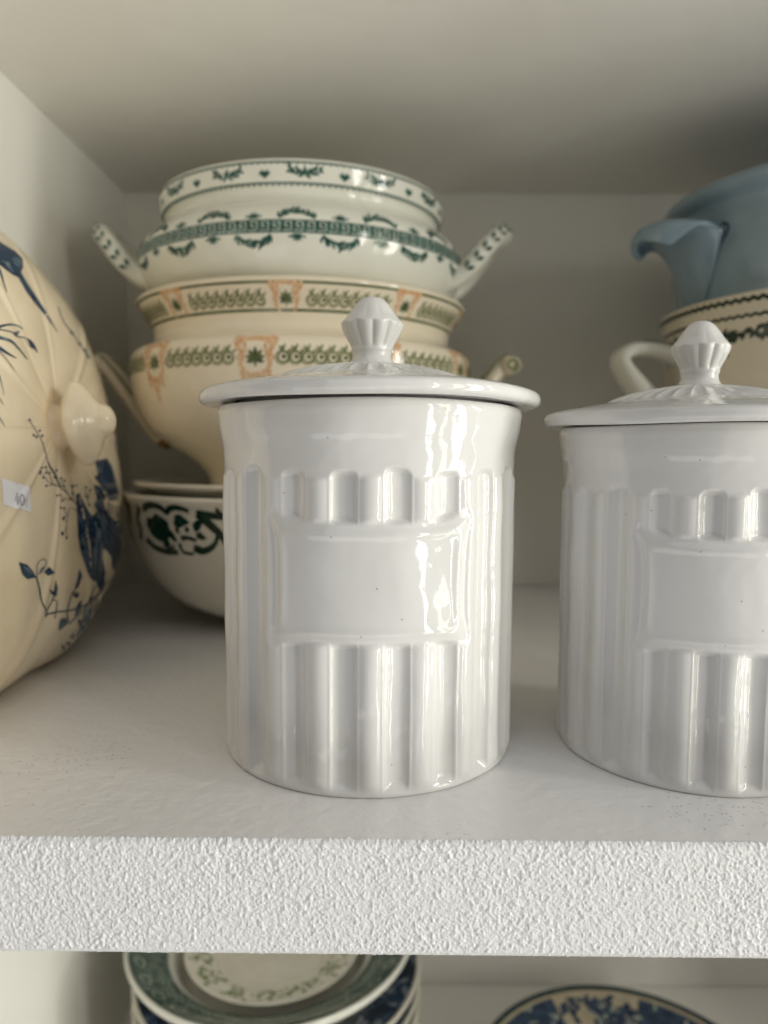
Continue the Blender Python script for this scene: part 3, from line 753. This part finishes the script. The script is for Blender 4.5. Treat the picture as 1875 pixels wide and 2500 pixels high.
bd = empty('dish', (BX - .009, BY, 0), 'matte blue baking dish with curled lug handle on the right-hand stack', 'dish')
Lathe([(.0001, .2085), (.080, .2085), (.0960, .2105), (.1000, .2140), (.1015, .2240), (.1030, .2420), (.1042, .2650), (.1050, .2775), (.1080, .2800), (.1105, .2828), (.1112, .2862), (.1100, .2892), (.1070, .2905), (.1030, .2890), (.1000, .282), (.098, .26), (.095, .222), (.08, .215), (.0001, .215)], 200, 192).build('body', M_blue, bd)
def lug():
    # a shell-shaped lug: broad apron rising out of the wall, its lip curling over and down at the tip
    V = []; F = []; nu, nv = 25, 34
    ctl_ = [(.216, .0005, 5), (.230, .0040, 9), (.246, .0100, 12.5), (.257, .0165, 15), (.2645, .0240, 16.5), (.2675, .0310, 16), (.2660, .0365, 14), (.2610, .0400, 11), (.2565, .0405, 8.5)]
    for i in range(nv):
        f = i/(nv-1)*(len(ctl_)-1); k = min(int(f), len(ctl_)-2); q = f-k
        pa, pb = ctl_[k], ctl_[k+1]; q2 = q
        z, bl, al = (pa[u]+(pb[u]-pa[u])*q2 for u in range(3))
        rw = .1005 + (z-.214)*.075
        curl = max(0, (f-5)/3)
        for j in range(nu):
            sx = j/(nu-1)*2-1
            th = rad(al)*sx + rad(9)
            out = bl*(1-abs(sx)**2.4)**.8 if curl <= 0 else bl*(1-.55*abs(sx)**2.2*(1-.5*curl))
            r = rw + out - .001
            zz_ = z - .006*abs(sx)**2*min(f/4, 1)
            V.append((-r*math.cos(th), -r*math.sin(th), zz_))
    for i in range(nv-1):
        for j in range(nu-1): F.append((i*nu+j, (i+1)*nu+j, (i+1)*nu+j+1, i*nu+j+1))
    o = mesh_obj('lug_handle', V, F, M_blue, bd)
    sm = o.modifiers.new('ease', 'SMOOTH'); sm.factor = .5; sm.iterations = 3
    md = o.modifiers.new('thick', 'SOLIDIFY'); md.thickness = .0045; md.offset = 0
    sb_ = o.modifiers.new('soft', 'SUBSURF'); sb_.levels = 1; sb_.render_levels = 1
    P = []
    for (z, al) in ((.2640, 24), (.2625, 26), (.258, 26), (.250, 22), (.242, 19), (.234, 17), (.224, 15), (.217, 14)):
        th = rad(al); r = .1008 + (z-.214)*.06 + .0004
        P.append((-r*math.cos(th), -r*math.sin(th), z))
    sweep('seam', spline(P, 6), oval(.0011, .0011, 8), M_bluedk, o)
lug()

# ------------------------------------------------------------------ oval tureen cover standing on edge at the left
def cover():
    root = empty('tureen_cover', (-0.2060, 0.372, 0), 'cream ribbed tureen cover with blue floral print standing on its edge by the side wall', 'tureen cover')
    lean = rad(9.0)
    nrm = Vector((math.cos(lean), 0, math.sin(lean))); e2 = Vector((-math.sin(lean), 0, math.cos(lean))); e1 = Vector((0, 1, 0))
    a, b, hg, ex = .152, .1245, .048, 2.5
    c = e2 * (b + .0005) + Vector((.012, 0, 0))
    nr, nf = 96, 256
    V = np.zeros((nr, nf, 3)); phi = np.linspace(0, 2*PI, nf, endpoint=False)
    B = (np.abs(np.cos(phi)/a)**ex + np.abs(np.sin(phi)/b)**ex) ** (-1/ex)
    B = B * (1 + .010*np.cos(phi*10))
    rho = np.sin(np.linspace(.0, 1, nr)*PI/2) ** .9
    H = hg * np.clip(1 - rho**2.7, 0, 1) ** .56
    lob = np.abs(((phi/(2*PI)*10 + .5) % 1) - .5) * 2       # 0 on a rib, 1 between
    rib = np.exp(-(lob/.10)**2)
    for i in range(nr):
        h = H[i] + (.0016*rib - .0014*(1-lob)**2)*np.sin(PI*min(rho[i]*1.0, 1))**.7
        d = B*rho[i]
        P = np.outer(d*np.cos(phi), np.array(e1)) + np.outer(d*np.sin(phi), np.array(e2)) + np.outer(h, np.array(nrm)) + np.array(c)
        V[i] = P
    # rounded rim and the hollow inside
    rim = []
    for (s, dd) in ((1.004, -.002), (.998, -.0045), (.985, -.0045), (.955, .002), (.8, .018), (.5, .033), (.01, .039)):
        d = B*s
        rim.append(np.outer(d*np.cos(phi), np.array(e1)) + np.outer(d*np.sin(phi), np.array(e2)) + np.outer(np.full(nf, dd), np.array(nrm)) + np.array(c))
    A = np.concatenate([V, np.array(rim)], 0); n = A.shape[0]
    A[:, :, 2] -= min(0, 0)
    i = np.arange(n-1)[:, None]; j = np.arange(nf)[None]; j2 = (j+1) % nf
    F = np.stack([i*nf+j, (i+1)*nf+j, (i+1)*nf+j2, i*nf+j2], -1).reshape(-1, 4).tolist()
    zmin = A[:, :, 2].min(); A[:, :, 2] -= zmin
    mesh_obj('dome', A.reshape(-1, 3).tolist(), F, M_cream, root)
    base = root.location.copy()
    W = [Vector(p) + base for p in A[:nr].reshape(-1, 3).tolist()]
    FW = np.stack([np.arange(nr-1)[:, None]*nf+j, (np.arange(nr-1)[:, None]+1)*nf+j, (np.arange(nr-1)[:, None]+1)*nf+j2, np.arange(nr-1)[:, None]*nf+j2], -1).reshape(-1, 4).tolist()
    tree = BVHTree.FromPolygons(W, FW)
    # knob
    apex = c + nrm*hg; apex.z -= zmin
    def kb(R, Z, T):
        lob4 = np.cos(T*4); on = sstep(.009, .013, Z)*sstep(.031, .018, Z)
        return R*(1 + .07*lob4*on), Z
    kn = Lathe([(.0150, -.003), (.0115, .0010), (.0098, .0045), (.0105, .0075), (.0160, .0100), (.0192, .0125), (.0196, .0150), (.0180, .0180), (.0145, .0215), (.0105, .0245), (.0082, .0275), (.0074, .0300), (.0058, .0325), (.0030, .0340), (.0001, .0344)], 110, 96, sy=1.0, bump=kb).build('knob', M_cream, root)
    zax = (nrm + Vector((0, -.10, .0))).normalized(); xax = e1.copy(); xax = (xax - zax*xax.dot(zax)).normalized(); yax = zax.cross(xax)
    mm = Matrix((xax*.78, yax*1.02, zax*.86)).transposed().to_4x4(); mm.translation = apex
    kn.matrix_local = mm
    # printed decoration, drawn in photo pixels and laid on the dome
    def mp(px, py, lift=.00025):
        d = pix_dir(px, py); h = tree.ray_cast(EYEP, d)
        if h[0] is None: return None
        nn = h[1] if h[1].dot(d) < 0 else -h[1]
        p = h[0] + nn*lift - base
        return tuple(p)
    def A5(pts): return [(x/3.686, 550 + y/3.686) for x, y in pts]
    def A6(pts): return [(x/3.686, 1100 + y/3.686) for x, y in pts]
    D = Ink(mp, 9); Mi = Ink(lambda x, y: mp(x, y, .00045), 9)
    q = 3.686
    # sprays running on over the part of the dome outside the picture
    for (cx, cy, r) in ((-60, 720, 50), (-95, 860, 40), (-70, 1010, 45), (-120, 1400, 55)):
        for t in range(9): D.leaf(cx, cy, t*.7, r, r*.33)
    D.poly(A5([(-40, 130), (60, 190), (140, 240), (200, 300), (203, 380), (185, 425), (250, 530), (330, 650), (400, 760), (460, 860), (527, 985), (480, 915), (400, 805), (315, 705), (230, 590), (165, 470), (110, 445), (50, 400), (-40, 330)]))
    Mi.poly(A5([(95, 300), (150, 290), (185, 330), (170, 390), (130, 360)])); Mi.poly(A5([(40, 330), (75, 340), (110, 420), (70, 390)])); Mi.stroke(A5([(10, 320), (60, 370), (120, 420)]), 2.0)
    Mi.stroke(A5([(200, 470), (300, 620), (400, 780)]), 1.2)
    D.curve(A5([(-20, 380), (10, 450), (30, 520), (60, 605)]), 7, 1)
    D.curve(A5([(-30, 920), (70, 895), (150, 903), (205, 938)]), 7, 2)
    D.curve(A5([(-30, 935), (100, 960), (150, 1000), (240, 1025), (335, 1145)]), 3, 3)
    D.leaf(225/q, 550+1010/q, .85, 44, 13)
    D.leaf(120/q, 550+985/q, -.5, 18, 9); Mi.leaf(125/q, 550+978/q, -.5, 14, 5)
    D.curve(A5([(-30, 1005), (90, 1040), (160, 1105), (245, 1210)]), 9, 1.5); Mi.leaf(-2, 550+1005/q, .35, 26, 6)
    D.curve(A5([(-30, 1090), (60, 1150), (145, 1197)]), 10, 1.5)
    D.curve(A5([(-10, 1130), (60, 1210), (132, 1315)]), 2, 1)
    for s in ([(-10, 1350), (14, 1440), (32, 1530)], [(-10, 1555), (30, 1620)], [(-10, 1725), (40, 1812)]): D.curve(A5(s), 2.5, .8)
    # fine berry twig
    D.curve(A5([(262, 1755), (330, 1865), (380, 1960), (410, 2060), (440, 2170), (490, 2250)]) + A6([(540, 330), (600, 380), (640, 440), (695, 485)]), 1.6, 2.2)
    D.curve(A6([(405, 0), (432, 110), (500, 220), (545, 330)]), 1.6)
    for s in ([(540, 330), (440, 290), (400, 240), (362, 190)], [(500, 305), (410, 320)], [(470, 295), (440, 215), (405, 150)], [(600, 380), (560, 300), (545, 250)], [(640, 440), (570, 430), (535, 400)], [(695, 545), (622, 520), (602, 620), (592, 690), (560, 760)], [(605, 600), (565, 520)], [(600, 640), (565, 615)], [(590, 690), (600, 790)], [(655, 440), (650, 330), (685, 310)], [(800, 500), (775, 400), (770, 330)], [(790, 440), (810, 360)]):
        D.curve(A6(s), 1.5, 1.0)
    for (x, y) in ((262, 1752), (300, 1890), (355, 1850), (375, 1895), (325, 1905)): D.dot(x/q, 550+y/q, 3.2, 7)
    for (x, y) in ((362, 185), (375, 155), (408, 150), (355, 205), (412, 200), (440, 205), (385, 245), (412, 318), (490, 240), (505, 180), (545, 250), (575, 270), (570, 320), (510, 405), (535, 400), (560, 450), (545, 515), (575, 520), (565, 615), (560, 755), (595, 785), (645, 320), (685, 315), (650, 385), (770, 330), (808, 355), (775, 410), (800, 490), (555, 740), (575, 600)): D.dot(x/q, 1100+y/q, 3.0, 7)
    for s in ([(520, 735), (575, 880), (640, 960), (740, 1110), (790, 1195)],): Mi.curve(A5(s), 1.6)
    for (x, y) in ((625, 950), (700, 1050), (745, 1110), (770, 1160)): Mi.leaf(x/q, 550+y/q, .9, 14, 6)
    # dark bow and drapery
    D.poly(A6([(680, 395), (712, 382), (745, 450), (790, 540), (828, 590), (868, 545), (850, 470), (872, 440), (845, 340), (850, 305), (900, 322), (952, 375), (945, 425), (930, 455), (945, 520), (975, 580), (1035, 632), (1085, 625), (1100, 760), (1090, 900), (1070, 1040), (1050, 1130), (1005, 1040), (1000, 960), (960, 900), (925, 880), (918, 960), (948, 1100), (930, 1250), (892, 1255), (862, 1180), (812, 1155), (780, 1080), (755, 1000), (722, 900), (700, 770), (692, 560)]))
    D.poly(A6([(852, 95), (960, 70), (1010, 160), (1045, 280), (1072, 390), (1060, 445), (990, 450), (955, 440), (955, 370), (900, 310), (850, 240), (880, 210)]))
    for s, w_ in (([(700, 430), (760, 540), (830, 620)], 3), ([(870, 560), (900, 650), (960, 720), (1020, 850)], 3), ([(850, 640), (870, 760), (850, 900), (845, 1080)], 7), ([(880, 700), (905, 850), (900, 1000), (890, 1180)], 5), ([(720, 760), (770, 870), (800, 1000)], 3), ([(760, 730), (800, 770)], 8), ([(1040, 660), (1065, 800), (1060, 980)], 4), ([(985, 620), (1040, 800)], 3), ([(870, 150), (900, 200)], 8), ([(985, 120), (1030, 260), (1060, 390)], 4), ([(850, 480), (870, 530), (880, 560)], 7), ([(900, 620), (960, 660), (1000, 720)], 3)):
        Mi.curve(A6(s), w_, w_*.4)
    for k in range(5): D.curve(A6([(960, 455+k*28), (1010, 505+k*26), (1085, 500+k*22)]), 2.2)
    # flowering stems at the foot
    D.poly(A6([(165, 1003), (240, 1025), (282, 1072), (327, 1142), (240, 1157), (198, 1112)])); Mi.poly(A6([(200, 1040), (245, 1055), (290, 1120), (240, 1085)]))
    D.curve(A6([(330, 1142), (328, 1040), (358, 990), (400, 978), (412, 1020), (382, 1075), (345, 1112)]), 1.8); Mi.leaf(350/q, 1100+1110/q, -1.1, 22, 7)
    D.poly(A6([(388, 1092), (440, 1045), (492, 1102), (430, 1127)]))
    D.curve(A6([(325, 1140), (350, 1240), (370, 1350), (415, 1450), (405, 1498)]), 3.4)
    D.curve(A6([(410, 1475), (520, 1450), (620, 1440), (720, 1410), (790, 1370), (900, 1270), (960, 1180), (1050, 1130)]), 4.2, 3)
    D.curve(A6([(415, 1450), (470, 1340), (485, 1290)]), 2.4); D.curve(A6([(470, 1345), (510, 1365), (490, 1510)]), 2.4)
    D.poly(A6([(497, 1160), (517, 1240), (502, 1322), (478, 1290)])); D.poly(A6([(433, 1240), (480, 1270), (502, 1312), (458, 1290)]))
    D.curve(A6([(615, 1555), (605, 1440), (640, 1300), (682, 1240)]), 2.4); D.poly(A6([(712, 1060), (737, 1130), (702, 1232), (668, 1252), (690, 1170)]))
    D.ring(682/q, 1100+1297/q, 6, 2.2); D.leaf(655/q, 1100+1310/q, -.3, 16, 7)
    D.poly(A6([(545, 1512), (600, 1508), (604, 1560), (525, 1625), (530, 1560)]))
    D.curve(A6([(620, 1560), (690, 1490), (760, 1420), (810, 1330), (860, 1210)]), 2.2)
    D.poly(A6([(690, 1390), (735, 1340), (720, 1440), (670, 1500)])); D.poly(A6([(985, 1210), (1030, 1220), (990, 1340), (950, 1350)])); D.poly(A6([(800, 1320), (830, 1300), (815, 1380), (790, 1390)]))
    for k in range(16):
        x = 690 + 19*k; y = 1650 - 12*k + random.uniform(-40, 30)
        Mi.curve(A6([(x, y), (x+25, y-90), (x+70+random.uniform(-20, 20), y-210-random.uniform(0, 90))]), 4.5, 1.2)
    for k in range(9):
        x = 720 + 30*k; y = 1600 - 18*k
        D.leaf(x/q, 1100+(y+random.uniform(-60, 60))/q, random.uniform(-2.2, -.6), 20, 7)
    for (x, y) in ((585, 1740), (610, 1790), (575, 1800), (640, 1700), (560, 1850), (630, 1830), (735, 1610), (545, 1880)): D.leaf(x/q, 1100+y/q, random.uniform(-2, 0), 17, 9)
    D.build('printed_stems', M_navy, root); Mi.build('printed_highlights', M_midblue, root)['kind'] = 'stuff'
    # price sticker
    St = Ink(lambda x, y: mp(x, y, .0004), 8)
    St.poly(A6([(8, 245), (130, 290), (150, 306), (167, 296), (258, 330), (265, 440), (273, 556), (180, 521), (165, 515), (150, 530), (24, 482)]))
    st = St.build('price_sticker', M_paper, root)
    Tx = Ink(lambda x, y: mp(x, y, .0006), 8)
    Tx.stroke(A6([(146, 380), (128, 450), (166, 462)]), 2.3); Tx.stroke(A6([(157, 415), (150, 492)]), 2.3)
    Tx.ring(190/q, 1100+447/q, 4.6, 2.3, 14, 13)
    for y in range(425, 510, 16): Tx.stroke(A6([(222, y), (238, y+6)]), 1.1)
    Tx.build('printed_price', M_pencil, st)
cover()

# ------------------------------------------------------------------ lower shelf
LX, LY = -0.0900, 0.5555
plate_prof = [(.0001, .002), (.060, .002), (.064, .0), (.068, .0), (.070, .003), (.078, .0135), (.086, .0160), (.1040, .0195), (.1165, .0230), (.1195, .0246), (.1205, .0262), (.1195, .0274), (.1170, .0268), (.104, .0232), (.087, .0195), (.080, .0165), (.072, .0075), (.066, .0055), (.0001, .005)]
P0 = Lathe(plate_prof, 170, 160)
zp = lambda r: float(np.interp(r, P0.prof[::-1][:np.argmax(P0.prof[::-1, 0]), 0], P0.prof[::-1][:np.argmax(P0.prof[::-1, 0]), 1]))
def disc_map(lift=.0003):
    def f(x, y):
        r = math.hypot(x, y); return (x, y, zp(min(r, .119)) + lift)
    return f
def band(r0_, r1_, mat, parent, name, n=120, m=5, lift=.0003):
    V = []; F = []
    for i in range(m+1):
        r = r0_ + (r1_-r0_)*i/m
        for k in range(n):
            t = 2*PI*k/n; V.append((r*math.cos(t), r*math.sin(t), zp(r)+lift))
    for i in range(m):
        for k in range(n): F.append((i*n+k, i*n+(k+1) % n, (i+1)*n+(k+1) % n, (i+1)*n+k))
    return mesh_obj(name, V, F, mat, parent)

first = None
NS = 7
words = ['lowest', 'second from the bottom', 'third from the bottom', 'middle one', 'third from the top', 'second from the top', 'topmost']
for k in range(NS):
    if first is None:
        first = empty('plate', (LX, LY, ZLOW), 'x', 'plate', 'blue printed plates in the lower stack')
        P0.build('body', M_bowlw, first)
        band(.0805, .1168, M_bluepat, first, 'printed_border')
        p = first
    else:
        p = copy_tree(first)
    dx, dy = random.uniform(-.002, .002), random.uniform(-.002, .002)
    p.location = (LX + .004 + dx, LY - abs(dy), ZLOW + k*.0133); p.rotation_euler = (0, 0, k*1.3); p.scale = (.925, .925, 1)
    tag(p, 'blue-bordered white plate under the green-ringed soup plate, %s of its seven' % words[k], 'plate', 'blue printed plates in the lower stack')
ZT = ZLOW + (NS-1)*.0133 + .0056
gp = empty('soup_plate', (LX, LY, ZT), 'soup plate with grey-green ringed border on top of the blue plates', 'plate')
GP = P0.build('body', M_tureenw, gp)
gp.scale = (.925, .925, 1.85)
band(.0860, .1172, M_greyband, gp, 'printed_border')
ink = Ink(disc_map(.0006), .006)
for k in range(30):
    t = 2*PI*k/30; r = .1085
    x, y = r*math.cos(t), r*math.sin(t)
    pts = [(x + .0060*math.cos(u)*(-math.sin(t)) + .0036*math.sin(u)*math.cos(t), y + .0060*math.cos(u)*math.cos(t) + .0036*math.sin(u)*math.sin(t)) for u in np.linspace(0, 2*PI, 15)]
    ink.stroke(pts, .0011)
    for dt in (-.065, 0, .065):
        r2 = .0955 + (.0022 if dt == 0 else 0); ink.ring(r2*math.cos(t+dt), r2*math.sin(t+dt), .0026, .0006, 9)
ink.build('printed_rings', M_paleline, gp)

sb = empty('saucer', (LX + .001, LY - .004, ZT + .0215), 'small white saucer with yellow-green leaf garland lying in the soup plate', 'saucer')
sb.scale = (.565, .565, .62)
P0.build('body', M_bowlw, sb)
ink = Ink(disc_map(.0005), .008)
for k in range(44):
    t = 2*PI*k/44
    for i in range(int(8 + 6*math.sin(k*1.9))):
        tt = t + random.uniform(-.09, .09); r = random.uniform(.086, .110)
        ink.leaf(r*math.cos(tt), r*math.sin(tt), random.uniform(0, 6.3), random.uniform(.005, .010), .0040)
ink.build('printed_garland', M_leafgreen, sb)

rd = empty('plate', (0.184, 0.514, ZLOW), 'plate with dark blue panels and sand-coloured flower reserves alone on the lower shelf', 'plate')
P0.build('body', M_sand, rd)
band(.1150, .1195, ink_mat('teal_rim_ink', (.008, .03, .035), (.02, .06, .06)), rd, 'printed_rim', lift=.0006)
ink = Ink(disc_map(.0004), .006)
for k in range(5):
    t0 = PI/2 + rad(20) + k*2*PI/5; t1 = t0 + 2*PI/5 - rad(40)
    tt = np.linspace(t0, t1, 12)
    ink.poly([(.112*math.cos(t), .112*math.sin(t)) for t in tt] + [(.058*math.cos(t), .058*math.sin(t)) for t in tt[::-1]])
    for s in range(44):
        t = t0 - rad(3) - rad(34)*random.random(); r = random.uniform(.062, .110)
        for i in range(4): ink.leaf(r*math.cos(t), r*math.sin(t), random.uniform(0, 6.3), random.uniform(.004, .009), .0042)
    for r, wv in ((.078, 0), (.1, .4)):
        tm = t0 - rad(20)
        for i in range(6): ink.leaf(r*math.cos(tm), r*math.sin(tm), i*1.05 + wv, .010, .0060)
ink.build('printed_panels', M_navy, rd)
ink = Ink(disc_map(.0008), .006)
for k in range(120):
    t = random.uniform(0, 2*PI); r = random.uniform(.06, .112)
    for i in range(3): ink.leaf(r*math.cos(t), r*math.sin(t), random.uniform(0, 6.3), random.uniform(.003, .006), .0022)
ink.build('printed_flowers', M_paleline, rd)
